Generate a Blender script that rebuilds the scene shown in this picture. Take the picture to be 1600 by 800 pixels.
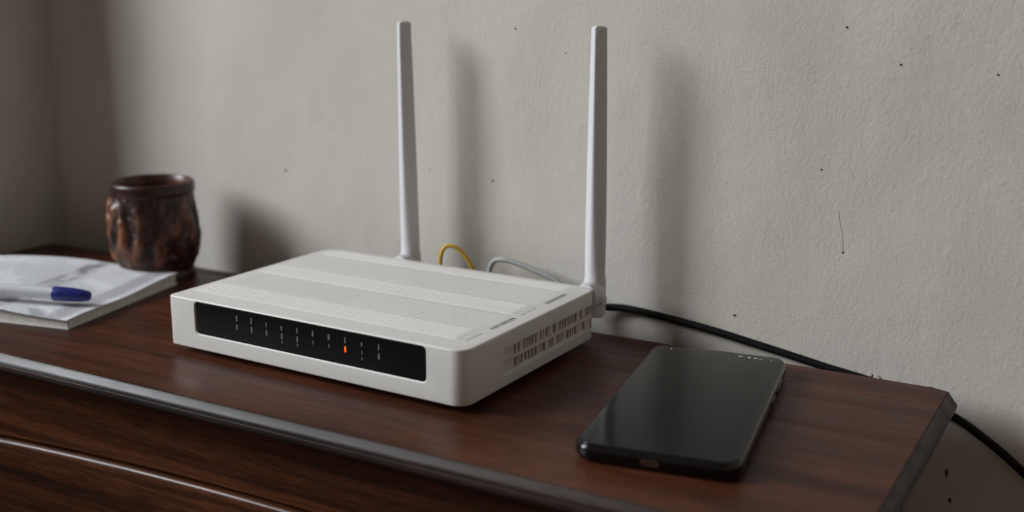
import bpy, bmesh, math, random
from mathutils import Vector, Matrix
from mathutils import noise as mnoise

for o in list(bpy.data.objects):
    bpy.data.objects.remove(o, do_unlink=True)
S = bpy.context.scene
COL = S.collection
TZ = 0.80                       # height of the cabinet top above the floor
PI = math.pi

# ------------------------------------------------------------------ camera
cam_d = bpy.data.cameras.new('camera')
cam = bpy.data.objects.new('camera', cam_d)
COL.objects.link(cam)
yaw, pitch, roll = -0.51538, 0.23112, 0.00391
fw = Vector((math.sin(yaw) * math.cos(pitch), math.cos(yaw) * math.cos(pitch), -math.sin(pitch)))
rt = Vector((math.cos(yaw), -math.sin(yaw), 0))
up = rt.cross(fw)
rt, up = (math.cos(roll) * rt + math.sin(roll) * up), (-math.sin(roll) * rt + math.cos(roll) * up)
M = Matrix((rt, up, -fw)).transposed().to_4x4()
M.translation = Vector((0.13115, -0.62177, 0.20929 + TZ))
cam.matrix_world = M
cam_d.sensor_width = 36.0
cam_d.lens = 1802.7 / 1600 * 36.0
cam_d.clip_start = 0.01
cam_d.dof.use_dof = True
cam_d.dof.focus_distance = 0.635
cam_d.dof.aperture_fstop = 5.0
S.camera = cam

# ------------------------------------------------------------------ sky, window light, exposure
w = bpy.data.worlds.new('overcast_sky')
S.world = w
w.use_nodes = True
nt = w.node_tree
bg = nt.nodes['Background']
bg.inputs[1].default_value = 11.0
tc = nt.nodes.new('ShaderNodeTexCoord')
sx = nt.nodes.new('ShaderNodeSeparateXYZ')
cr = nt.nodes.new('ShaderNodeValToRGB')
nt.links.new(tc.outputs['Generated'], sx.inputs[0])
mr = nt.nodes.new('ShaderNodeMapRange')
mr.inputs[1].default_value = -1; mr.inputs[2].default_value = 1
nt.links.new(sx.outputs[2], mr.inputs[0])
nt.links.new(mr.outputs[0], cr.inputs[0])
cr.color_ramp.elements[0].position = 0.47; cr.color_ramp.elements[0].color = (0.22, 0.22, 0.20, 1)
cr.color_ramp.elements[1].position = 0.53; cr.color_ramp.elements[1].color = (0.93, 0.955, 1.0, 1)
nt.links.new(cr.outputs[0], bg.inputs[0])

WX, WZ0, WZ1 = -2.10, 1.45, 2.95
WINDOWS = [(-2.45, -0.88)]      # window opening in the left room wall (y range)
for WY0, WY1 in WINDOWS:
    pl = bpy.data.lights.new('window_daylight', 'AREA')
    pl.shape = 'RECTANGLE'; pl.size = WZ1 - WZ0; pl.size_y = WY1 - WY0
    pl.cycles.is_portal = True
    plo = bpy.data.objects.new('window_daylight', pl)
    COL.objects.link(plo)
    plo.location = (WX - 0.02, (WY0 + WY1) / 2, (WZ0 + WZ1) / 2)
    plo.rotation_euler = (0, -PI / 2, 0)

S.view_settings.view_transform = 'Standard'
S.view_settings.look = 'None'
S.view_settings.gamma = 1
S.view_settings.use_curve_mapping = False
S.view_settings.exposure = 1.68


# ------------------------------------------------------------------ helpers
def tag(o, label=None, cat=None, group=None, kind=None):
    if label: o['label'] = label
    if cat: o['category'] = cat
    if group: o['group'] = group
    if kind: o['kind'] = kind
    return o


def empty(name, loc, rz=0):
    o = bpy.data.objects.new(name, None)
    o.empty_display_size = 0.01
    COL.objects.link(o)
    o.location = loc
    o.rotation_euler = (0, 0, rz)
    return o


def mob(name, me, mat, parent=None, smooth=None):
    if isinstance(me, bmesh.types.BMesh):
        m = bpy.data.meshes.new(name)
        me.normal_update()
        me.to_mesh(m)
        me.free()
        me = m
    if mat is not None:
        me.materials.clear()
        me.materials.append(mat)
    if smooth is not None:
        for f in me.polygons: f.use_smooth = True
        me.set_sharp_from_angle(angle=math.radians(smooth))
    o = bpy.data.objects.new(name, me)
    COL.objects.link(o)
    if parent is not None: o.parent = parent
    return o


def pyd(name, v, f, mat, parent=None, smooth=None):
    m = bpy.data.meshes.new(name)
    m.from_pydata(v, [], f)
    m.update()
    bm = bmesh.new(); bm.from_mesh(m)
    bmesh.ops.recalc_face_normals(bm, faces=bm.faces)
    bm.to_mesh(m); bm.free()
    return mob(name, m, mat, parent, smooth)


def box(bm, x0, x1, y0, y1, z0, z1):
    vs = [bm.verts.new((x, y, z)) for z in (z0, z1) for y in (y0, y1) for x in (x0, x1)]
    for q in ((0, 2, 3, 1), (4, 5, 7, 6), (0, 1, 5, 4), (2, 6, 7, 3), (0, 4, 6, 2), (1, 3, 7, 5)):
        bm.faces.new([vs[i] for i in q])
    return vs


def boxo(name, b, mat, parent=None, bev=0.0, seg=2):
    bm = bmesh.new()
    box(bm, *b)
    if bev:
        bmesh.ops.bevel(bm, geom=bm.edges[:], offset=bev, segments=seg, affect='EDGES', profile=0.5)
    bmesh.ops.recalc_face_normals(bm, faces=bm.faces)
    return mob(name, bm, mat, parent, 40 if bev else None)


def rrect(x0, x1, y0, y1, rad, ins=0.0, n=7):
    """rounded rectangle outline, radii (x0y0, x1y0, x1y1, x0y1), shrunk by ins; always 4*(n+1) points"""
    if not isinstance(rad, (tuple, list)): rad = (rad,) * 4
    pts = []
    for (cx, cy, sx_, sy_, a0, r) in ((x0, y0, 1, 1, PI, rad[0]), (x1, y0, -1, 1, 1.5 * PI, rad[1]),
                                     (x1, y1, -1, -1, 0, rad[2]), (x0, y1, 1, -1, .5 * PI, rad[3])):
        rr = max(r - ins, 1e-5)
        r = max(r, ins)
        ox, oy = cx + sx_ * r, cy + sy_ * r
        for k in range(n + 1):
            a = a0 + .5 * PI * k / n
            pts.append((ox + rr * math.cos(a), oy + rr * math.sin(a)))
    return pts


def rings(rs, cap0=True, cap1=True, closed_ring=True):
    """stack of equal-length vertex rings -> bmesh"""
    bm = bmesh.new()
    R = [[bm.verts.new(p) for p in r] for r in rs]
    n = len(R[0])
    for a, b in zip(R, R[1:]):
        for i in range(n if closed_ring else n - 1):
            j = (i + 1) % n
            bm.faces.new((a[i], a[j], b[j], b[i]))
    if cap0: bm.faces.new(R[0][::-1])
    if cap1: bm.faces.new(R[-1])
    bmesh.ops.recalc_face_normals(bm, faces=bm.faces)
    return bm


def rprism(x0, x1, y0, y1, z0, z1, rad, b0=0.0, b1=0.0, n=7, seg=3):
    """rounded prism along z with rounded lower (b0) and upper (b1) edges"""
    rs = []
    def ring(ins, z): rs.append([(x, y, z) for x, y in rrect(x0, x1, y0, y1, rad, ins, n)])
    if b0:
        for k in range(seg): t = .5 * PI * k / seg; ring(b0 * (1 - math.sin(t)), z0 + b0 * (1 - math.cos(t)))
        ring(0, z0 + b0)
    else: ring(0, z0)
    if b1:
        ring(0, z1 - b1)
        for k in range(1, seg + 1): t = .5 * PI * k / seg; ring(b1 * (1 - math.cos(t)), z1 - b1 + b1 * math.sin(t))
    else: ring(0, z1)
    return rings(rs)


def catmull(P, step=10, closed=False):
    P = [Vector(p) for p in P]
    out = []
    for i in range(len(P) - 1):
        a = P[max(i - 1, 0)]; b = P[i]; c = P[i + 1]; d = P[min(i + 2, len(P) - 1)]
        for k in range(step):
            t = k / step
            out.append(.5 * ((2 * b) + (c - a) * t + (2 * a - 5 * b + 4 * c - d) * t * t + (3 * b - a - 3 * c + d) * t ** 3))
    out.append(P[-1])
    return out


def tube(P, r, n=12, step=10):
    pts = catmull(P, step)
    rs = []
    nrm = None
    for i, p in enumerate(pts):
        t = (pts[min(i + 1, len(pts) - 1)] - pts[max(i - 1, 0)]).normalized()
        if nrm is None: nrm = t.orthogonal().normalized()
        nrm = (nrm - t * nrm.dot(t)).normalized()
        bn = t.cross(nrm)
        rr = r[min(i * len(r) // len(pts), len(r) - 1)] if isinstance(r, (list, tuple)) else r
        rs.append([p + rr * (math.cos(2 * PI * k / n) * nrm + math.sin(2 * PI * k / n) * bn) for k in range(n)])
    return rings(rs)


def lathe(prof, n=32, axis='z', cap0=True, cap1=True):
    rs = []
    for r, z in prof:
        ring = []
        for k in range(n):
            a = 2 * PI * k / n
            x, y = r * math.cos(a), r * math.sin(a)
            ring.append((x, y, z) if axis == 'z' else ((z, x, y) if axis == 'x' else (x, z, y)))
        rs.append(ring)
    return rings(rs, cap0, cap1)


def boolean_cut(o, cutters):
    for c in cutters:
        m = o.modifiers.new('b', 'BOOLEAN')
        m.object = c; m.operation = 'DIFFERENCE'; m.solver = 'EXACT'
    bpy.context.view_layer.update()
    dg = bpy.context.evaluated_depsgraph_get()
    me = bpy.data.meshes.new_from_object(o.evaluated_get(dg))
    o.modifiers.clear()
    o.data = me
    for c in cutters: bpy.data.objects.remove(c, do_unlink=True)
    return o


# ------------------------------------------------------------------ materials
class NT:
    def __init__(s, name):
        s.m = bpy.data.materials.new(name); s.m.use_nodes = True
        s.t = s.m.node_tree; s.b = s.t.nodes['Principled BSDF']
        s.co = s.t.nodes.new('ShaderNodeTexCoord').outputs['Object']
    def n(s, typ, **kw):
        nd = s.t.nodes.new(typ)
        for k, v in kw.items(): setattr(nd, k, v)
        return nd
    def l(s, a, b): s.t.links.new(a, b)
    def mapv(s, scale=(1, 1, 1), loc=(0, 0, 0), rot=(0, 0, 0), src=None):
        m = s.n('ShaderNodeMapping')
        m.inputs['Scale'].default_value = scale; m.inputs['Location'].default_value = loc; m.inputs['Rotation'].default_value = rot
        s.l(src or s.co, m.inputs[0]); return m.outputs[0]
    def noise(s, vec, scale, detail=4, rough=.55, dist=0):
        n = s.n('ShaderNodeTexNoise'); n.inputs['Scale'].default_value = scale; n.inputs['Detail'].default_value = detail
        n.inputs['Roughness'].default_value = rough; n.inputs['Distortion'].default_value = dist
        s.l(vec, n.inputs['Vector']); return n.outputs[0]
    def ramp(s, fac, stops):
        r = s.n('ShaderNodeValToRGB'); e = r.color_ramp.elements
        while len(e) < len(stops): e.new(.5)
        for q, (p, c) in zip(e, stops): q.position = p; q.color = (*c, 1) if len(c) == 3 else c
        s.l(fac, r.inputs[0]); return r.outputs[0]
    def mix(s, fac, a, b, typ='MIX'):
        m = s.n('ShaderNodeMix', data_type='RGBA', blend_type=typ)
        for k, v in ((0, fac), (6, a), (7, b)):
            if isinstance(v, (int, float)): m.inputs[k].default_value = v
            elif isinstance(v, tuple): m.inputs[k].default_value = (*v, 1)
            else: s.l(v, m.inputs[k])
        return m.outputs[2]
    def math(s, op, a, b=0.0, clamp=False):
        m = s.n('ShaderNodeMath', operation=op, use_clamp=clamp)
        for k, v in ((0, a), (1, b)):
            if isinstance(v, (int, float)): m.inputs[k].default_value = v
            else: s.l(v, m.inputs[k])
        return m.outputs[0]
    def bump(s, h, strength, dist, prev=None):
        b = s.n('ShaderNodeBump'); b.inputs['Strength'].default_value = strength; b.inputs['Distance'].default_value = dist
        s.l(h, b.inputs['Height'])
        if prev is not None: s.l(prev, b.inputs['Normal'])
        return b.outputs[0]
    def set(s, **kw):
        for k, v in kw.items():
            i = s.b.inputs[k.replace('_', ' ')]
            if isinstance(v, (int, float)): i.default_value = v
            elif isinstance(v, tuple): i.default_value = (*v, 1) if len(v) == 3 else v
            else: s.l(v, i)
        return s.m


def plain(name, col, rough=.5, var=.06, scale=60, **kw):
    t = NT(name)
    f = t.noise(t.co, scale, 3)
    c = t.ramp(f, [(.3, tuple(max(0, x * (1 - var)) for x in col)), (.7, tuple(x * (1 + var) for x in col))])
    return t.set(Base_Color=c, Roughness=rough, **kw)


def plaster(name, base, grime=.5):
    t = NT(name)
    big = t.noise(t.mapv((1, 1, .7)), 6, 5, .6)
    c = t.ramp(big, [(.25, tuple(x * .90 for x in base)), (.5, base), (.75, tuple(x * 1.05 for x in base))])
    warm = t.noise(t.mapv((1.4, 1, .5), (3.1, .2, 1.7)), 5, 4, .6)
    wf = t.ramp(warm, [(.48, (0, 0, 0)), (.72, (1, 1, 1))])
    wfm = t.math('MULTIPLY', wf, grime * .85)
    c = t.mix(wfm, c, (base[0] * .86, base[1] * .80, base[2] * .68))
    # vertical drip stains
    drip = t.noise(t.mapv((60, 1, 4.5), (0.3, 0, 0)), 1.0, 3, .6)
    df = t.ramp(drip, [(.66, (0, 0, 0)), (.80, (1, 1, 1))])
    c = t.mix(t.math('MULTIPLY', df, grime * .28), c, (base[0] * .62, base[1] * .56, base[2] * .48))
    # sparse dark pores
    v = t.n('ShaderNodeTexVoronoi'); v.inputs['Scale'].default_value = 55; v.inputs['Randomness'].default_value = 1
    t.l(t.co, v.inputs['Vector'])
    pf = t.ramp(v.outputs['Distance'], [(.012, (1, 1, 1)), (.035, (0, 0, 0))])
    c = t.mix(t.math('MULTIPLY', pf, .55), c, (.10, .09, .08))
    f1 = t.noise(t.mapv((1, 1, .85)), 420, 6, .72)
    f2 = t.noise(t.mapv((1, 1, .8)), 130, 4, .6, 0)
    f3 = t.noise(t.mapv((1, 1, .8)), 16, 3, .5)
    nb = t.bump(f3, .10, .02)
    nb = t.bump(f2, .06, .004, nb)
    nb = t.bump(f1, .46, .0012, nb)
    return t.set(Base_Color=c, Roughness=.9, Normal=nb, Specular_IOR_Level=.25)


def wood(name, dark, mid, light, axis='x', rough=.34, coat=.35, gs=1.0, ratio=14, spec=.15):
    t = NT(name)
    q_ = ratio; sc = {'x': (1, q_, q_), 'y': (q_, 1, q_), 'z': (q_, q_, 1)}[axis]
    wv = t.mapv(tuple(q * gs for q in sc))
    warp = t.noise(t.mapv(tuple(q * .25 for q in sc)), 3.0, 3, .5)
    vm = t.n('ShaderNodeVectorMath', operation='ADD')
    sclv = t.n('ShaderNodeVectorMath', operation='SCALE'); sclv.inputs['Scale'].default_value = 1.6
    cmb = t.n('ShaderNodeCombineXYZ')
    for k in range(3): t.l(warp, cmb.inputs[k])
    t.l(cmb.outputs[0], sclv.inputs[0]); t.l(wv, vm.inputs[0]); t.l(sclv.outputs[0], vm.inputs[1])
    band = t.noise(vm.outputs[0], 3.2, 6, .62, .4)
    c = t.ramp(band, [(.30, dark), (.46, mid), (.60, light), (.74, mid)])
    fine = t.noise(t.mapv(tuple(q * gs * 4.5 if q > 1 else q * 5 for q in sc)), 12, 5, .7)
    ff = t.ramp(fine, [(.38, (.35, .33, .33)), (.62, (1.2, 1.2, 1.2))])
    c = t.mix(.75, c, ff, 'MULTIPLY')
    blot = t.noise(t.mapv((1, 1, 1), (.7, .1, 0)), 9, 4, .6)
    bf = t.ramp(blot, [(.35, (.62, .58, .58)), (.65, (1.12, 1.1, 1.08))])
    c = t.mix(.8, c, bf, 'MULTIPLY')
    rg = t.noise(t.mapv(tuple(q * .5 for q in sc)), 9, 4, .6)
    rr = t.n('ShaderNodeMapRange'); rr.inputs[1].default_value = .3; rr.inputs[2].default_value = .7
    rr.inputs[3].default_value = rough * .8; rr.inputs[4].default_value = rough * 1.35
    t.l(rg, rr.inputs[0])
    nb = t.bump(fine, .16, .0006)
    nb = t.bump(band, .12, .0008, nb)
    return t.set(Base_Color=c, Roughness=rr.outputs[0], Normal=nb, Coat_Weight=coat, Coat_Roughness=.25, Specular_IOR_Level=spec)


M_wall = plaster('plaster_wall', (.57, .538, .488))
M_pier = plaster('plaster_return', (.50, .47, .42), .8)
M_room = plain('room_paint', (.30, .25, .195), .9, .05, 4)
M_ceil = plain('ceiling_paint', (.36, .35, .33), .95, .04, 4)
M_floor = wood('floor_boards', (.06, .03, .018), (.12, .06, .035), (.19, .10, .06), 'x', .45, .1, gs=.4)
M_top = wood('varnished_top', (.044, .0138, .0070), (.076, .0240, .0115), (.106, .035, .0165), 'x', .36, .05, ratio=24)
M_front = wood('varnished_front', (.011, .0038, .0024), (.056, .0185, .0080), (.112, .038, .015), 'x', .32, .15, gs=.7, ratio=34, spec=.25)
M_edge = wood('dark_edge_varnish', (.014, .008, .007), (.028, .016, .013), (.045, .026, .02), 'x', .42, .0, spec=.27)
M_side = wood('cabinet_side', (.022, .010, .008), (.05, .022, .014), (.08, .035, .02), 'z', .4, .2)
M_white = plain('router_plastic', (.66, .643, .615), .42, .015, 25, Specular_IOR_Level=.45)
M_ant = plain('antenna_plastic', (.64, .64, .665), .34, .02, 40, Specular_IOR_Level=.5)
M_vent = plain('vent_plastic', (.60, .57, .52), .5, .04, 90)
M_inside = plain('vent_interior', (.035, .028, .024), .7, .3, 120)
M_slot = plain('slot_dark', (.03, .027, .025), .8)
M_panel = plain('panel_gloss', (.0055, .0055, .006), .30, .05, 40, Specular_IOR_Level=.14)
M_print = plain('panel_print', (.20, .20, .20), .5)
M_led = plain('led_window', (.17, .17, .17), .35)
M_rubber = plain('rubber', (.015, .015, .015), .8)
M_black = plain('cable_black', (.006, .006, .006), .5, .1, 200, Specular_IOR_Level=.14)
M_grey = plain('cable_grey', (.33, .34, .335), .45, .05, 120)
M_yellow = plain('cable_yellow', (.62, .37, .03), .42, .06, 120)
M_plug = plain('plug_clear', (.35, .35, .34), .3)
M_body = plain('phone_shell', (.0025, .0025, .003), .16, .1, 60, Coat_Weight=.12, Coat_Roughness=.08, Specular_IOR_Level=.4)
M_metal = plain('port_metal', (.45, .44, .42), .25, .05, 200, Metallic=1.0)
M_btn = plain('phone_button', (.02, .02, .022), .3)
M_paper = plain('paper_edge', (.52, .50, .46), .9, .12, 300)
M_cover = plain('booklet_cover', (.50, .485, .46), .7, .08, 90)
M_cap = plain('pen_cap_blue', (.006, .014, .17), .3, .08, 60, Coat_Weight=.3)
M_frame = plain('window_paint', (.55, .53, .5), .5)
M_hole = plain('wall_hole', (.03, .026, .022), .95)
M_seam = plain('seam_shadow_line', (.20, .19, .18), .7)
M_chip = plain('plaster_chip', (.54, .51, .47), .9)


def mat_glow(name, col, strength):
    t = NT(name)
    f = t.noise(t.co, 900, 1)
    c = t.ramp(f, [(.3, tuple(x * .9 for x in col)), (.7, col)])
    return t.set(Base_Color=tuple(x * .12 for x in col), Emission_Color=c, Emission_Strength=strength)


M_orange = mat_glow('led_orange', (1.0, .17, .012), .34)
M_icon = mat_glow('screen_icon', (.75, .82, .85), .26)

t = NT('phone_glass')
sm = t.noise(t.mapv((1, .25, 1)), 55, 4, .6)
sm = t.ramp(sm, [(.35, (.10, .10, .10)), (.75, (.19, .19, .19))])
M_glass = t.set(Base_Color=(.006, .006, .0062), Roughness=sm, Specular_IOR_Level=.2, IOR=1.5)

t = NT('pen_barrel')
f = t.noise(t.co, 80, 2)
M_barrel = t.set(Base_Color=t.ramp(f, [(.3, (.72, .74, .78)), (.7, (.78, .80, .84))]), Roughness=.18, Transmission_Weight=.1, IOR=1.45, Coat_Weight=.4)

# window pane: clear glass with a slight sheen
mp = bpy.data.materials.new('window_glass'); mp.use_nodes = True
q = mp.node_tree; q.nodes.remove(q.nodes['Principled BSDF'])
tr = q.nodes.new('ShaderNodeBsdfTransparent'); tr.inputs[0].default_value = (.96, .97, .97, 1)
gl = q.nodes.new('ShaderNodeBsdfGlossy'); gl.inputs['Roughness'].default_value = .02
mx = q.nodes.new('ShaderNodeMixShader'); mx.inputs[0].default_value = .05
q.links.new(tr.outputs[0], mx.inputs[1]); q.links.new(gl.outputs[0], mx.inputs[2])
q.links.new(mx.outputs[0], q.nodes['Material Output'].inputs[0])
M_pane = mp

# printed page: columns of small print, a darker gutter band and a tinted margin strip (local x = from right edge to the left)
t = NT('printed_page')
sep = t.n('ShaderNodeSeparateXYZ'); t.l(t.co, sep.inputs[0])
U, V = sep.outputs[0], sep.outputs[1]
pap = t.ramp(t.noise(t.co, 30, 3), [(.3, (.70, .71, .745)), (.7, (.76, .77, .80))])
rows = t.n('ShaderNodeTexWave', wave_type='BANDS', bands_direction='X'); rows.inputs['Scale'].default_value = 95
rows.inputs['Distortion'].default_value = .6; t.l(t.co, rows.inputs['Vector'])
words = t.noise(t.mapv((520, 900, 1)), 1.0, 2, .5)
txt = t.math('MULTIPLY', t.math('GREATER_THAN', rows.outputs[1], .52), t.math('GREATER_THAN', words, .46))
para = t.math('GREATER_THAN', t.noise(t.mapv((26, 40, 1), (.4, .2, 0)), 1.0, 1, .4), .44)
c = t.mix(t.math('MULTIPLY', t.math('MULTIPLY', txt, para), .42), pap, (.10, .10, .13))
def strip(a, b, soft=.002):
    m1 = t.n('ShaderNodeMapRange'); m1.inputs[1].default_value = a - soft; m1.inputs[2].default_value = a + soft; t.l(U, m1.inputs[0])
    m2 = t.n('ShaderNodeMapRange'); m2.inputs[1].default_value = b - soft; m2.inputs[2].default_value = b + soft
    m2.inputs[3].default_value = 1; m2.inputs[4].default_value = 0; t.l(U, m2.inputs[0])
    return t.math('MULTIPLY', m1.outputs[0], m2.outputs[0])
blob = t.ramp(t.noise(t.mapv((90, 55, 1), (.1, .6, 0)), 1.0, 3, .6), [(.42, (0, 0, 0)), (.60, (1, 1, 1))])
c = t.mix(t.math('MULTIPLY', t.math('MULTIPLY', strip(-.068, -.054), blob), .75), c, (.13, .12, .13))
c = t.mix(t.math('MULTIPLY', strip(-.018, -.005), .55), c, (.25, .235, .27))
pic = t.ramp(t.noise(t.mapv((32, 60, 1), (.9, 1.3, 0)), 1.0, 2, .5), [(.50, (0, 0, 0)), (.58, (1, 1, 1))])
c = t.mix(t.math('MULTIPLY', t.math('MULTIPLY', pic, t.math('LESS_THAN', V, .03)), .6), c, (.17, .16, .21))
shade = t.ramp(t.noise(t.mapv((14, 9, 1), (.2, 0, 0)), 1.0, 1, .4), [(.45, (1, 1, 1)), (.6, (.78, .79, .82))])
c = t.mix(.35, c, shade, 'MULTIPLY')
M_page = t.set(Base_Color=c, Roughness=.75)

# carved wood of the mug: stain kept in the cuts, rubbed paler on the raised carving (from the 'carve' attribute)
t = NT('carved_wood')
at = t.n('ShaderNodeAttribute'); at.attribute_name = 'carve'
gr = t.noise(t.mapv((60, 60, 12)), 2.0, 5, .6)
f = t.math('ADD', at.outputs['Fac'], t.math('MULTIPLY', t.math('SUBTRACT', gr, .5), .5))
c = t.ramp(f, [(.10, (.008, .0035, .003)), (.36, (.035, .012, .008)), (.60, (.19, .066, .026))])
M_mug = t.set(Base_Color=c, Roughness=.38, Coat_Weight=.15, Coat_Roughness=.25, Specular_IOR_Level=.35)

# ------------------------------------------------------------------ the room
WY = 0.020          # face of the back wall
RX1, RY0, RH = 1.7, -3.4, 3.20
PX, PY = -0.664, -0.080      # return wall: face and outer edge


def wall_grid(name, x0, x1, z0, z1, y, back, mat, fx0, fx1, fz0, fz1):
    """back wall: closed slab whose front is finely divided and slightly uneven around the cabinet"""
    def axis(a, b, fa, fb, fine, coarse):
        out = [a]; v = a
        while v < b - 1e-6:
            v = v + (fine if fa <= v < fb else min(coarse, (fa - v) if v < fa else coarse))
            out.append(min(v, b))
        return out
    X = axis(x0, x1, fx0, fx1, .012, .3); Z = axis(z0, z1, fz0, fz1, .012, .3)
    V, F = [], []
    for z in Z:
        for x in X:
            h = .0022 * mnoise.noise(Vector((x * 6, 1.3, z * 4))) + .0009 * mnoise.noise(Vector((x * 22, 7.1, z * 16)))
            V.append((x, y + h, z))
    n = len(X)
    for j in range(len(Z) - 1):
        for i in range(n - 1):
            F.append((j * n + i, j * n + i + 1, (j + 1) * n + i + 1, (j + 1) * n + i))
    k = len(V)
    V += [(x0, back, z0), (x1, back, z0), (x1, back, z1), (x0, back, z1)]
    F.append((k, k + 3, k + 2, k + 1))
    F.append([k, k + 1] + [i for i in range(n - 1, -1, -1)])
    top = (len(Z) - 1) * n
    F.append([k + 3] + [top + i for i in range(n)] + [k + 2])
    F.append([k] + [j * n for j in range(len(Z))] + [k + 3])
    F.append([k + 1, k + 2] + [j * n + n - 1 for j in range(len(Z) - 1, -1, -1)])
    m = bpy.data.meshes.new(name); m.from_pydata(V, [], F); m.update()
    return mob(name, m, mat, None, 50)


o = wall_grid('wall_back', -2.1, RX1, 0, RH, WY, WY + .15, M_wall, -.80, .25, .6, 1.2)
tag(o, 'off white rough plaster wall behind the cabinet', 'wall', kind='structure')
wall_back = o
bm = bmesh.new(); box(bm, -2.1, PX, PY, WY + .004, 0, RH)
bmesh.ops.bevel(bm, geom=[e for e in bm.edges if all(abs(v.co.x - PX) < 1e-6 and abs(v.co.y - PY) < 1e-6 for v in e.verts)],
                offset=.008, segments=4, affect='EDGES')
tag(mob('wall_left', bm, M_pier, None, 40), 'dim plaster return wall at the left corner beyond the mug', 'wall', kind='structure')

# window wall far to the left, outside the frame
bm = bmesh.new()
ycuts = [RY0] + [v for wdw in sorted(WINDOWS) for v in wdw] + [WY]
for k in range(0, len(ycuts), 2): box(bm, WX - .2, WX, ycuts[k], ycuts[k + 1], 0, RH)
for WY0, WY1 in WINDOWS:
    box(bm, WX - .2, WX, WY0, WY1, 0, WZ0); box(bm, WX - .2, WX, WY0, WY1, WZ1, RH)
tag(mob('wall_window', bm, M_room), 'painted side wall with the window', 'wall', kind='structure')
tag(boxo('wall_right', (RX1, RX1 + .1, RY0, WY + .15, 0, RH), M_room), 'painted right wall of the room', 'wall', kind='structure')
tag(boxo('wall_front', (WX - .2, RX1 + .1, RY0 - .1, RY0, 0, RH), M_room), 'painted wall behind the camera', 'wall', kind='structure')
tag(boxo('floor', (WX - .2, RX1 + .1, RY0 - .1, WY + .15, -.08, 0), M_floor), 'dark wooden floor', 'floor', kind='structure')
tag(boxo('ceiling', (WX - .2, RX1 + .1, RY0 - .1, WY + .15, RH, RH + .1), M_ceil), 'pale ceiling', 'ceiling', kind='structure')
for wi, (WY0, WY1) in enumerate(WINDOWS):
    win = tag(empty('window_%d' % (wi + 1), (WX - .1, (WY0 + WY1) / 2, WZ0)), 'tall casement window in the side wall', 'window', kind='structure')
    hw, hh = (WY1 - WY0) / 2, WZ1 - WZ0
    bm = bmesh.new()
    box(bm, -.03, .03, -hw, -hw + .04, 0, hh); box(bm, -.03, .03, hw - .04, hw, 0, hh)
    box(bm, -.03, .03, -hw + .04, hw - .04, 0, .05); box(bm, -.03, .03, -hw + .04, hw - .04, hh - .05, hh)
    box(bm, -.03, .03, -hw + .04, hw - .04, hh * .68, hh * .68 + .04)
    mob('window_frame', bm, M_frame, win)
    for a, b in ((.05, hh * .68), (hh * .68 + .04, hh - .05)):
        boxo('pane', (-.003, .003, -hw + .04, hw - .04, a, b), M_pane, win)

# added unseen veil: dims the far part of the window to soften shadows
mc = bpy.data.materials.new('light_veil_sheer'); mc.use_nodes = True
q = mc.node_tree; q.nodes.remove(q.nodes['Principled BSDF'])
tr = q.nodes.new('ShaderNodeBsdfTransparent'); df = q.nodes.new('ShaderNodeBsdfDiffuse'); df.inputs[0].default_value = (.5, .48, .44, 1)
wv = q.nodes.new('ShaderNodeTexWave'); wv.inputs['Scale'].default_value = 8
mr2 = q.nodes.new('ShaderNodeMapRange'); mr2.inputs[3].default_value = .48; mr2.inputs[4].default_value = .58
mx = q.nodes.new('ShaderNodeMixShader'); q.links.new(wv.outputs[1], mr2.inputs[0]); q.links.new(mr2.outputs[0], mx.inputs[0])
q.links.new(tr.outputs[0], mx.inputs[1]); q.links.new(df.outputs[0], mx.inputs[2]); q.links.new(mx.outputs[0], q.nodes['Material Output'].inputs[0])
cv = []
for k in range(61):
    y = -2.52 + 1.07 * k / 60
    cv.append((WX + .05 + .018 * math.sin(k * 1.1), y))
o = mob('added_light_veil', rings([[(x, y, z) for x, y in cv] for z in (.25, 3.0)], False, False, False), mc, None, 60)
tag(o, 'unseen sheer veil added to dim part of the window light', 'added_light_veil')

# nail holes, chips and hairline cracks on the plaster
random.seed(4)
def wall_h(x, z): return .0022 * mnoise.noise(Vector((x * 6, 1.3, z * 4))) + .0009 * mnoise.noise(Vector((x * 22, 7.1, z * 16)))
def on_wall(x, z): return (x, WY + wall_h(x, z + TZ), z + TZ)
holes = [(-.0249, .1875, .0009), (.0048, .1686, .0008), (.0532, .1652, .0008), (-.0335, .1093, .0007), (-.0184, .0634, .0008),
         (-.0792, .0180, .0011), (-.2300, .1824, .0008), (-.2468, .0845, .0010), (-.1947, .1684, .0006), (-.2960, .0880, .0006),
         (-.4215, .0770, .0012)]
for x, z, r in holes:
    r *= .72
    ring0 = [(r * (1 + .25 * math.sin(3 * a + x * 90)) * math.cos(a), .004, r * 1.1 * math.sin(a)) for a in [2 * PI * k / 9 for k in range(9)]]
    ring1 = [(p[0] * .85, -.0004, p[2] * .85) for p in ring0]
    h = mob('nail_hole', rings([ring0, ring1]), M_hole, wall_back); h.location = on_wall(x, z)
for x, z, wd, ht in [(.0465, -.0148, .0006, .0018), (.0436, -.0212, .0008, .0013), (.0444, -.0240, .0003, .0025), (.0472, -.0555, .0006, .0026), (.0502, -.0712, .0010, .0016)]:
    ring0 = [(wd * (1 + .4 * math.sin(2 * a + z * 300)) * math.cos(a), .004, ht * (1 + .3 * math.cos(3 * a + x * 70)) * math.sin(a)) for a in [2 * PI * k / 11 for k in range(11)]]
    ring1 = [(p[0] * .9, -.0005, p[2] * .9) for p in ring0]
    h = mob('plaster_gouge', rings([ring0, ring1]), M_hole, wall_back); h.location = on_wall(x, z)
crack = [(-.0225, .0880), (-.0212, .0800), (-.0192, .0730), (-.0184, .0640)]
mob('hairline_crack', tube([(x, WY + wall_h(x, z + TZ), z + TZ) for x, z in crack], .00010, 5, 4), M_hole, wall_back)
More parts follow.
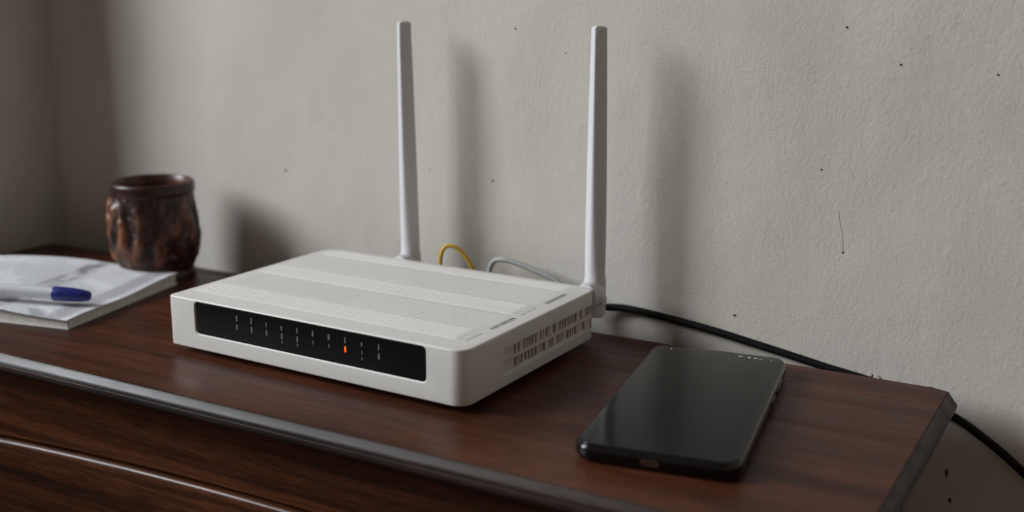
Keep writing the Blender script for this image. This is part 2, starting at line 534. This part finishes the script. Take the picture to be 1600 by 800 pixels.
for x, z, s in [(.0052, -.0064, .0018), (.0072, -.0084, .0013), (.0015, -.0054, .0013)]:
    ring0 = [(s * (1 + .3 * math.sin(2 * a + s * 900)) * math.cos(a), .004, .9 * s * math.sin(a)) for a in [2 * PI * k / 8 for k in range(8)]]
    ring1 = [(p[0] * .8, -.0011, p[2] * .8) for p in ring0]
    h = mob('plaster_flake', rings([ring0, ring1]), M_chip, wall_back, 30); h.location = on_wall(x, z)

# ------------------------------------------------------------------ cabinet
CX0, CX1, CY0, CY1 = -.655, .0470, -.2114, -.001
cab = tag(empty('cabinet', (0, 0, 0)), 'dark red brown varnished wooden cabinet carrying the router and phone', 'cabinet')


def edge_ring(out, z, back=0.0):
    return [(CX0 - out * .3, CY0 - out, TZ + z), (CX1 + out, CY0 - out, TZ + z), (CX1 + out, CY1 - .004 + back, TZ + z), (CX1 - .010, CY1 + back, TZ + z),
            (CX0 - out * .3, CY1 + back, TZ + z)]


boxv = [(CX0, CY0), (CX1, CY0), (CX1, CY1 - .004), (CX1 - .010, CY1), (CX0, CY1)]
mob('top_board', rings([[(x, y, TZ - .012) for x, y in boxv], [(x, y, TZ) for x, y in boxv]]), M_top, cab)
prof = [(0.0002, -.0122), (0.0002, -.0002), (.0005, .0003), (.0010, .0001), (.0014, -.0008), (.0032, -.0032), (.0046, -.0051), (.0051, -.0053), (.0054, -.0059), (.0054, -.0080), (.0044, -.0092),
        (.0015, -.0100), (-.0010, -.0112), (-.0010, -.0122)]
bm = bmesh.new()
R = [[bm.verts.new(p) for p in edge_ring(o_, z_)] for o_, z_ in prof]
for a, b in zip(R, R[1:]):
    for i in (4, 0, 1, 2):
        bm.faces.new((a[i], a[(i + 1) % 5], b[(i + 1) % 5], b[i]))
bmesh.ops.recalc_face_normals(bm, faces=bm.faces)
mob('edge_moulding', bm, M_edge, cab, 38)
# cove below the top, swept on front and right
cove = [(-.0006, -.0118), (-.0035, -.0125), (-.0110, -.0145), (-.0180, -.0175), (-.0240, -.0230)]
rs = [[(CX0, CY0 - o_, TZ + z_), (CX1 + o_, CY0 - o_, TZ + z_), (CX1 + o_, CY1, TZ + z_), (CX0, CY1, TZ + z_)] for o_, z_ in cove]
mob('cove_moulding', rings(rs), M_front, cab, 40)
FY = CY0 + .024
def arch_z(x, zt, arch): return zt - arch * (x + .26) ** 2


rs = []
for k in range(41):
    x = CX0 + .002 + (CX1 - .050 - CX0) * k / 40
    zl = arch_z(x, TZ - .0608, .15)
    rs.append([(x, FY, TZ - .0228), (x, FY + .018, TZ - .0228), (x, FY + .018, zl), (x, FY + .0006, zl), (x, FY, zl + .0006)])
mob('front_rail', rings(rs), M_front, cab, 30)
boxo('side_panel', (CX1 - .0375, CX1 - .0180, FY + .002, CY1, .06, TZ - .0228), M_side, cab, .001)
boxo('side_panel', (CX0, CX0 + .018, FY + .002, CY1, .06, TZ - .0228), M_side, cab, .001)
boxo('back_panel', (CX0 + .018, CX1 - .0375, CY1 - .008, CY1, .06, TZ - .0228), M_side, cab)
boxo('plinth', (CX0, CX1 - .018, FY + .012, CY1, 0, .06), M_edge, cab, .002)
boxo('corner_stile', (CX1 - .048, CX1 - .0175, FY - .001, FY + .018, .06, TZ - .0228), M_front, cab, .001)


def drawer(zt, zb, arch):
    """drawer front with a rounded, gently arched upper edge"""
    N = 48; x0, x1 = CX0 + .02, CX1 - .050
    sec = [(FY + .014, -.0004), (FY + .0010, -.0004), (FY - .0006, 0.0), (FY - .0019, -.0005), (FY - .0027, -.0016), (FY - .0030, -.0030), (FY - .0030, -.0060)]
    rs = []
    for k in range(N + 1):
        x = x0 + (x1 - x0) * k / N
        za = arch_z(x, zt, arch)
        r = [(x, y, za + z) for y, z in sec]
        r += [(x, FY - .0030, zb + .003), (x, FY - .0015, zb), (x, FY + .014, zb)]
        rs.append(r)
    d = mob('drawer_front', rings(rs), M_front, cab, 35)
    kn = lathe([(.006, 0), (.005, .008), (.009, .014), (.012, .019), (.010, .025), (.003, .028)], 20, 'y')
    for v in kn.verts: v.co.y *= -1
    bmesh.ops.recalc_face_normals(kn, faces=kn.faces)
    k = mob('knob', kn, M_edge, d, 40); k.location = ((x0 + x1) / 2, FY - .0030, (zt + zb) / 2)
    return d


drawer(TZ - .0623, TZ - .215, .15)
boxo('front_rail', (CX0 + .018, CX1 - .048, FY, FY + .018, TZ - .236, TZ - .218), M_front, cab, .0008)
drawer(TZ - .2380, TZ - .42, 0)
boxo('front_rail', (CX0 + .018, CX1 - .048, FY, FY + .018, TZ - .441, TZ - .423), M_front, cab, .0008)
drawer(TZ - .4430, .075, 0)

# ------------------------------------------------------------------ router
RW, RD, RZ0, RZ1 = .205, .1440, .0040, .0339
rou = tag(empty('wifi_router', (-.35967, -.15867, TZ), -.02584), 'white plastic router with two upright antennas and a black front panel', 'router')
body = mob('housing', rprism(0, RW, 0, RD, RZ0, RZ1, (.0024, .0090, .0095, .0120), .0012, .0011, 9, 4), M_white, rou)


def front_cut(x0, x1, z0, z1, r, y0, y1, name='cut', mat=None, parent=None, n=6):
    rs = [[(x, y, z) for x, z in rrect(x0, x1, z0, z1, r, 0, n)] for y in (y0, y1)]
    return mob(name, rings(rs), mat, parent, 40)


def side_cut(y0, y1, z0, z1, r, x0, x1, taper=0.0):
    rs = []
    for x, ins in ((x0, taper), (x1, 0)):
        rs.append([(x, y, z) for y, z in rrect(y0, y1, z0, z1, r, ins, 4)])
    return mob('cut', rings(rs), None, rou)


rs = [[(x, y, z) for x, z in rrect(.0208 - g, .1814 + g, .0138 - g, .0325 + g * .6, .0024 + g, 0, 6)] for y, g in ((-.0010, .0018), (.0008, 0.0))]
c1 = mob('cut', rings(rs), None, rou)
c2 = side_cut(.0365, .1392, .0098, .0258, .0012, RW - .0020, RW + .002, 0.0009)
c3 = side_cut(.0382, .1375, .0188, .0248, .0003, RW - .012, RW + .002)
c4 = side_cut(.0382, .1375, .0116, .0172, .0003, RW - .012, RW + .002)
boolean_cut(body, [c1, c2, c3, c4])
for f in body.data.polygons: f.use_smooth = True
body.data.set_sharp_from_angle(angle=math.radians(28))
body.data.materials.clear(); body.data.materials.append(M_white)

pan = front_cut(.0209, .1813, .0139, .0324, .0023, .0005, .0009, 'front_panel', M_panel, rou)
tag(pan, 'glossy black front panel')
random.seed(11)
glyph = [[.0, .0011, .0022], [.0, .0012, .0024], [.0, .0013], [.0, .0012], [.0, .0010, .0020], [.0, .0011, .0022], [.0, .0012, .0022], [.0, .0011, .0022], [.0, .0012], [.0, .0011, .0023]]
for i in range(10):
    u = .0526 + .01103 * i
    zc = .0252 + .0001 * (i % 3)
    # LED window
    led = rprism(-.0005, .0005, -.0017, .0017, 0, .00012, .00045, 0, 0, 4)
    l = mob('indicator_lamp', led, M_orange if i == 7 else M_led, pan)
    l.location = (u, .0005, zc - .0028); l.rotation_euler = (PI / 2, 0, 0)
    if i in (5, 6, 8): l.scale = (.5, .7, 1)
    if i == 7: tag(l, 'glowing orange indicator lamp')
    bm = bmesh.new()
    for g in glyph[i]:
        wd = random.uniform(.0004, .0007)
        box(bm, -wd, wd * .8, -.00008, .0001, .0008 + g, .0015 + g)
        box(bm, -wd * .3, wd * .3, -.00008, .0001, .0004 + g, .0010 + g)
    m_ = mob('panel_marking', bm, M_print, pan); m_.location = (u, .0005, zc)
    if i in (3, 4, 8):
        bm = bmesh.new(); box(bm, -.0004, .0004, -.00008, .0001, -.0068, -.0060); box(bm, -.0002, .0004, -.00008, .0001, -.0058, -.0053)
        m_ = mob('panel_marking', bm, M_led, pan); m_.location = (u, .0005, zc)


def rib_strip(name, v0, v1, n, h, base, u0, u1):
    """raised band of fine ribs running along the long side"""
    sec = [(v0, RZ1 - .0004), (v0, RZ1 + base)]
    p = (v1 - v0) / n
    for k in range(n):
        a = v0 + p * k
        sec += [(a + .18 * p, RZ1 + base + h), (a + .62 * p, RZ1 + base + h), (a + .80 * p, RZ1 + base), (a + p, RZ1 + base)]
    sec += [(v1, RZ1 - .0004)]
    lo = [(v, min(z, RZ1 - .0002)) for v, z in sec]
    rs = [[(u, v, z) for v, z in (sec if 0 < k < 3 else lo)] for k, u in enumerate((u0 - .004, u0, u1 - .002, u1 + .003))]
    o = mob(name, rings(rs), M_white, rou)
    o['kind'] = 'stuff'
    return o


rib_strip('ribbed_band', .0150, .0350, 8, .00035, .00030, .0075, .1905)
rib_strip('ribbed_band', .0690, .0895, 8, .00035, .00030, .0075, .1915)
rib_strip('ribbed_band', .1265, .1385, 5, .00035, .00030, .0120, .1915)
rib_strip('ribbed_field', .0385, .0655, 9, .00016, .00002, .1050, .1935)
rib_strip('ribbed_field', .0935, .1235, 10, .00012, .00002, .0100, .1935)
rib_strip('ribbed_field', .0385, .0655, 9, .00010, .00002, .0100, .0950)


def slots(v0, v1, n, ln, wd):
    bm = bmesh.new()
    for k in range(n):
        v = v0 + (v1 - v0) * (k + .5) / n
        box(bm, .1955 - ln / 2, .1955 + ln / 2, v - wd / 2, v + wd / 2, RZ1 - .0010, RZ1 + .00006)
    o = mob('vent_slot_row', bm, M_slot, rou); o['kind'] = 'stuff'


slots(.0395, .0640, 9, .0032, .00125)
slots(.0980, .1220, 9, .0032, .00125)
slots(.0160, .0310, 6, .0016, .0006)
slots(.0710, .0870, 6, .0016, .0006)

# side vent grille: bars with uneven openings in two rows, dark interior behind
boxo('vent_interior', (RW - .0118, RW - .0090, .0384, .1373, .0117, .0247), M_inside, rou)
random.seed(21)
bars = {}
for (z0, z1, seq) in ((.0186, .0250, (.0385, .0012, .0105)), (.0114, .0174, (.0385, .0013, .0110))):
    v = .0398
    first = True
    while v < .1368:
        wd = .0105 if first else random.choice([.0011, .0013, .0018, .0042, .0014])
        if v > .118 and z0 < .015: wd = .0075
        first = False
        v1 = min(v + wd, .1375)
        boxo('vent_bar', (RW - .0052, RW - .0021 + random.uniform(0, .0006), v, v1, z0, z1), M_vent, rou)
        v = v1 + random.choice([.0015, .0018, .0026, .0020])
boxo('vent_rail', (RW - .0050, RW - .0004, .0368, .1388, .0171, .0189), M_vent, rou, .0004)
for fx, fy in ((.022, .02), (RW - .022, .02), (.022, RD - .02), (RW - .022, RD - .02)):
    mob('rubber_foot', rprism(fx - .007, fx + .007, fy - .007, fy + .007, 0, RZ0 + .0008, .0068, .0004, 0), M_rubber, rou, 40)
# rear jacks
for u0, u1, z0, z1 in ((.070, .084, .010, .023), (.088, .102, .010, .023), (.106, .120, .010, .023), (.124, .138, .010, .023), (.150, .158, .010, .020), (.172, .182, .009, .020)):
    boxo('rear_jack', (u0, u1, RD - .002, RD + .0004, z0, z1), M_slot, rou)


def antenna(u, tilt, ztop, lab):
    """hinged antenna: mount stub, knuckle, tapering blade turned towards the window side"""
    ax = Vector((u, RD + .0115, .0280))
    a = tag(mob('antenna', bmesh.new(), M_ant, rou), lab)
    a.location = ax
    a.rotation_euler = (0, tilt, 0)
    top = ztop - ax.z
    tw = math.radians(51)
    rs = []
    zs = [-.0150, -.0140, -.0110, -.004, .0020, .0078, .0092] + [.0092 + (top - .0012 - .0092) * k / 22 for k in range(1, 23)] + [top]
    for k, z in enumerate(zs):
        s = max(0, (z - .009) / (top - .009))
        hx = .0062 * (1 - s) + .0040 * s
        hy = .0060 * (1 - s) + .0030 * s
        if z < .0085: hx += .0006; hy += .0005
        if k == 0: hx -= .0012; hy -= .0012
        ex = 2.0 + 5.5 * min(1, s * 1.1)
        if k == len(zs) - 1: hx -= .0012; hy -= .0008
        ring = []
        for i in range(44):
            t_ = 2 * PI * i / 44
            c_, s_ = math.cos(t_), math.sin(t_)
            x = hx * math.copysign(abs(c_) ** (2 / ex), c_)
            y = hy * math.copysign(abs(s_) ** (2 / ex), s_)
            ring.append((x * math.cos(tw) - y * math.sin(tw), x * math.sin(tw) + y * math.cos(tw), z))
        rs.append(ring)
    mob('blade', rings(rs), M_ant, a, 40)
    # domed hinge boss between the housing and the blade, with its pin
    st = lathe([(.0074, -.0130), (.0076, -.0110), (.0080, -.0070), (.0079, -.0035), (.0070, -.0005), (.0050, .0020)], 32, 'y')
    mob('hinge_boss', st, M_ant, a, 50)
    pin = lathe([(.0030, -.0072), (.0036, -.0068), (.0036, .0068), (.0030, .0072)], 20, 'x')
    p_ = mob('hinge_pin', pin, M_ant, a, 40); p_.location = (0, -.001, -.004)
    return a


antenna(.0600, math.radians(-0.9), .1862, 'antenna further from the phone')
antenna(.1972, math.radians(-0.2), .1862, 'antenna nearer the phone')

# ------------------------------------------------------------------ cables
def cable(name, pts, r, mat, lab):
    o = mob(name, tube([(x, y, z + TZ) for x, y, z in pts], r, 14, 12), mat, None, 60)
    return tag(o, lab, 'cable')


cable('network_cable', [(-.2690, -.0160, .0165), (-.2690, -.0090, .0165), (-.2705, -.0045, .0220), (-.2725, -.0045, .0330), (-.2700, -.0035, .0415), (-.2645, -.0015, .0428), (-.2585, .0015, .0380), (-.2530, .0040, .0280),
                        (-.2480, .0060, .0150), (-.2430, .0065, .0055), (-.2300, .0055, .0022), (-.2100, .0060, .0020)], .00135, M_yellow,
      'yellow cable looping up behind the router')
cable('telephone_cable', [(-.2350, -.0175, .0165), (-.2352, -.0110, .0168), (-.2385, .0020, .0210), (-.2400, .0040, .0290), (-.2365, .0045, .0352), (-.2290, .0045, .0367), (-.2190, .0050, .0352), (-.2050, .0055, .0315),
                          (-.1930, .0060, .0275), (-.1820, .0060, .0200), (-.1740, .0060, .0090), (-.1700, .0060, .0022)], .00175, M_grey,
      'grey cable arching behind the router next to the near antenna')
cable('power_cable', [(-.1830, -.0185, .0145), (-.1830, -.0080, .0145), (-.1780, .0060, .0130), (-.1600, .0135, .0128), (-.1430, .0160, .0128), (-.1000, .0163, .0085), (-.0600, .0163, .0023), (-.0220, .0163, -.0042),
                      (.0080, .0163, -.0090), (.0440, .0163, -.0188), (.0660, .0163, -.0305), (.0860, .0163, -.0450), (.1150, .0163, -.0700), (.1450, .0160, -.1100),
                      (.1620, .0140, -.1800), (.1650, .0120, -.40), (.1660, .0, -.70), (.1700, -.01, -.797)], .0023, M_black,
      'black power cable running along the wall and down past the cabinet')

# ------------------------------------------------------------------ phone
PL, PW, PH = .1582, .0758, .0095
ph = tag(empty('smartphone', (-.0849, -.1865, TZ), .15653), 'black smartphone lying face up on the cabinet top', 'phone')
shell = mob('shell', rprism(0, PW, 0, PL, 0.0002, PH - .0006, .0098, .0040, .0026, 10, 6), M_body, ph)
cp = front_cut(.0322, .0408, .0034, .0062, .0013, -.01, .004, parent=ph, n=5)
boolean_cut(shell, [cp])
for f in shell.data.polygons: f.use_smooth = True
shell.data.set_sharp_from_angle(angle=math.radians(35))
shell.data.materials.clear(); shell.data.materials.append(M_body)
glass = mob('screen_glass', rprism(.0014, PW - .0014, .0014, PL - .0014, PH - .0020, PH, .0086, 0, .0009, 10, 4), M_glass, ph, 35)
ring_o = rrect(.0323, .0407, .0035, .0061, .0013, 0, 5); ring_i = rrect(.0323, .0407, .0035, .0061, .0013, .0009, 5)
pr = rings([[(x, .0008, z) for x, z in ring_o], [(x, -.0001, z) for x, z in ring_o], [(x, -.0001, z) for x, z in ring_i], [(x, .0035, z) for x, z in ring_i]], False, True)
tag(mob('charging_port', pr, M_metal, ph, 40), 'metal rimmed charging port')
mob('port_tongue', rprism(.0345, .0385, .0014, .0035, .0044, .0052, .0003), M_slot, ph)
lathe_h = lathe([(.0009, .0003), (.0009, .0010)], 14, 'y')
mk = mob('microphone_hole', lathe_h, M_slot, ph); mk.location = (.0460, 0, .0048)
for y0, y1 in ((.094, .104), (.1115, .1320)):
    boxo('side_button', (PW - .0004, PW + .0005, y0, y1, .0036, .0058), M_btn, ph, .0003)
boxo('earpiece_slit', (.0335, .0455, PL - .0032, PL - .0024, PH - .0004, PH + .00003), M_slot, glass)
gz = PH + .00004
icons = [(.0495, .0518, .1502, .1510, 0), (.0547, .0562, .1498, .1507, 0), (.0578, .0600, .1497, .1505, 0), (.0610, .0614, .1494, .1502, 0), (.0620, .0624, .1493, .1502, 0),
         (.0672, .0679, .1487, .1492, 0), (.0112, .0122, .1502, .1508, 0), (.0133, .0137, .1501, .1505, 0)]
for x0, x1, y0, y1, _ in icons:
    bm = bmesh.new()
    n_ = max(1, int((x1 - x0) / .0008))
    for k in range(n_):
        a = x0 + (x1 - x0) * k / n_
        box(bm, a, a + (x1 - x0) / n_ * .72, y0 + .0002 * (k % 2), y1, PH - .0002, gz)
    mob('status_icon', bm, M_icon, glass)

# ------------------------------------------------------------------ booklet and pen
BA = math.atan2(.0105, .0510)
bk = tag(empty('printed_booklet', (-.4452, -.1618, TZ), BA), 'white softcover booklet with printed pages lying under the pen', 'book')
BL_, BW_ = .172, .1185


def bz(u, v):
    """upper surface: thin at the right edge, swelling to the left, soft waves"""
    s = min(1, max(0, -u / .10))
    z = .0066 + .0045 * s * s * (3 - 2 * s) - .004 * max(0, (-u - .10) / .07) ** 2
    z += .0022 * (v / BW_) ** 2 * (1 - .4 * s)
    z += .0005 * math.sin(v * 80 + u * 30)
    return z


def sheet(name, f0, f1, mat, u0, u1, v0, v1, nu=26, nv=18, smooth=30):
    V, F = [], []
    for f in (f0, f1):
        for j in range(nv + 1):
            for i in range(nu + 1):
                u = u0 + (u1 - u0) * i / nu; v = v0 + (v1 - v0) * j / nv
                V.append((u, v, f(u, v)))
    n = nu + 1; N = n * (nv + 1)
    for j in range(nv):
        for i in range(nu):
            a = j * n + i
            F.append((a, a + n, a + n + 1, a + 1)); F.append((N + a, N + a + 1, N + a + n + 1, N + a + n))
    for i in range(nu):
        F.append((i, i + 1, N + i + 1, N + i)); b = nv * n + i; F.append((b, N + b, N + b + 1, b + 1))
    for j in range(nv):
        a = j * n; F.append((a, N + a, N + a + n, a + n)); b = j * n + nu; F.append((b, b + n, N + b + n, N + b))
    return pyd(name, V, F, mat, bk, smooth)


sheet('back_cover', lambda u, v: .0002, lambda u, v: .0009, M_cover, -BL_, 0, 0, BW_, 4, 4)
sheet('page_block', lambda u, v: .0009, lambda u, v: bz(u, v) - .0012, M_paper, -BL_ + .001, -.0012, .0014, BW_ - .001)
sheet('inner_page', lambda u, v: bz(u, v) - .0012, lambda u, v: bz(u, v) - .0008, M_cover, -BL_, -.0004, .0004, BW_ - .0005)
def lift(u, v): return .0011 * max(0, 1 - v / .035) ** 2 * min(1, -u / .05)
tag(sheet('top_page', lambda u, v: bz(u, v) - .00045 + lift(u, v), lambda u, v: bz(u, v) + lift(u, v), M_page, -BL_, .0004, -.0008, BW_), 'page with grey print')

pA, pB = Vector((-.4548, -.1342, TZ + .0140)), Vector((-.5092, -.1606, TZ + .0172))
dirp = (pB - pA).normalized()
pen = tag(empty('ballpoint_pen', pA), 'white barrelled pen with a blue cap lying on the booklet', 'pen')
pen.rotation_euler = dirp.to_track_quat('X', 'Z').to_euler()
mob('cap', lathe([(.0008, 0), (.0024, .0003), (.0033, .0016), (.0040, .006), (.0045, .012), (.0047, .018), (.0048, .0238), (.0046, .0243), (.0036, .0243)], 28, 'x'), M_cap, pen, 35)
mob('barrel', lathe([(.0036, .0200), (.0039, .0245), (.0039, .13), (.0037, .1385), (.0028, .1400)], 28, 'x'), M_barrel, pen, 35)
mob('ink_tube', lathe([(.0013, .022), (.0013, .136)], 12, 'x'), M_cap, pen, 35)
mob('end_plug', lathe([(.0030, .1395), (.0034, .1400), (.0030, .1425), (.0012, .1432)], 20, 'x'), M_cap, pen, 35)

# ------------------------------------------------------------------ carved mug
MH = .0705
mug = tag(empty('carved_mug', (-.5008, -.0338, TZ)), 'dark carved wooden mug standing behind the booklet', 'mug')
random.seed(9)
lumps = []
for k in range(80):
    lumps.append((random.uniform(0, 2 * PI), random.uniform(.012, .056), random.uniform(.06, .13), random.uniform(.004, .010), random.uniform(-.0020, .0018)))
# figure carved on the window side
fa = math.radians(232)
for da, z, wa, wz, h in [(0, .0555, .16, .0035, .0034), (.36, .0530, .12, .0040, .0026), (-.30, .0540, .12, .0035, .0028), (.30, .0445, .10, .0065, .0030), (-.02, .0450, .14, .0030, .0024),
                         (.15, .0350, .11, .0070, .0028), (-.32, .0350, .12, .0085, .0030), (.22, .0200, .14, .0048, .0032), (-.28, .0200, .11, .0055, .0026), (-.06, .0270, .06, .010, -.0030),
                         (.72, .030, .15, .014, .0020), (1.12, .034, .13, .016, .0014), (1.60, .030, .15, .013, .0024), (2.0, .036, .14, .014, .0020)]:
    lumps.append((fa + da, z, wa, wz, h))


def mug_r(z):
    P = [(0, .0272), (.003, .0274), (.007, .0258), (.011, .0278), (.018, .0306), (.030, .0318), (.042, .0312), (.052, .0303), (.058, .0294), (.0622, .0287), (.0636, .0296), (.0690, .0296), (.0705, .0286)]
    for (z0, r0), (z1, r1) in zip(P, P[1:]):
        if z <= z1:
            t_ = (z - z0) / (z1 - z0); t_ = t_ * t_ * (3 - 2 * t_)
            return r0 + (r1 - r0) * t_
    return P[-1][1]


NA, NZ = 200, 96
V, F, CV = [], [], []
for j in range(NZ + 1):
    z = MH * j / NZ
    band = 1 if .009 < z < .0600 else 0
    fade = min(1, max(0, (z - .007) / .008)) * min(1, max(0, (.0622 - z) / .003))
    for i in range(NA):
        a = 2 * PI * i / NA
        r = mug_r(z); d = 0
        for (la, lz, wa, wz, h) in lumps:
            da = (a - la + PI) % (2 * PI) - PI
            e = (da / wa) ** 2 + ((z - lz) / wz) ** 2
            if e < 9: d += h * math.exp(-e)
        d += .0011 * math.cos(11 * a + 1.5 * math.sin(z * 120)) * math.sin(min(1, max(0, (z - .008) / .05)) * PI) ** .5
        nz = mnoise.noise(Vector((9 * math.cos(a), 9 * math.sin(a), z * 260))) * .0005 + mnoise.noise(Vector((5 * math.cos(a), 5 * math.sin(a), z * 90 + 5))) * .0007
        near = math.cos((a - fa)) > .55
        d = (max(-.0026, min(.0026 if near else .0012, d * (1 if near else .75))) + nz - .0004) * fade
        V.append(((r + d) * math.cos(a), (r + d) * math.sin(a), z)); CV.append(.36 + d * 150 if fade > 0 else .30)
def ringv(r, z, c):
    k = len(V)
    for i in range(NA): a = 2 * PI * i / NA; V.append((r * math.cos(a), r * math.sin(a), z)); CV.append(c)
    return k
prev = NZ * NA
def join(a, b):
    for i in range(NA):
        j = (i + 1) % NA; F.append((a + i, a + j, b + j, b + i))
for j in range(NZ): join(j * NA, (j + 1) * NA)
for r, z, c in ((.0278, MH + .0004, .42), (.0268, MH - .0006, .40), (.0262, MH - .006, .45), (.0262, .02, .5), (.022, .012, .45), (.006, .0105, .4)):
    k = ringv(r, z, c); join(prev, k); prev = k
F.append(tuple(prev + i for i in range(NA))); F.append(tuple(reversed(range(NA))))
mo = pyd('cup_body', V, F, M_mug, mug, 60)
att = mo.data.attributes.new('carve', 'FLOAT', 'POINT')
att.data.foreach_set('value', CV)
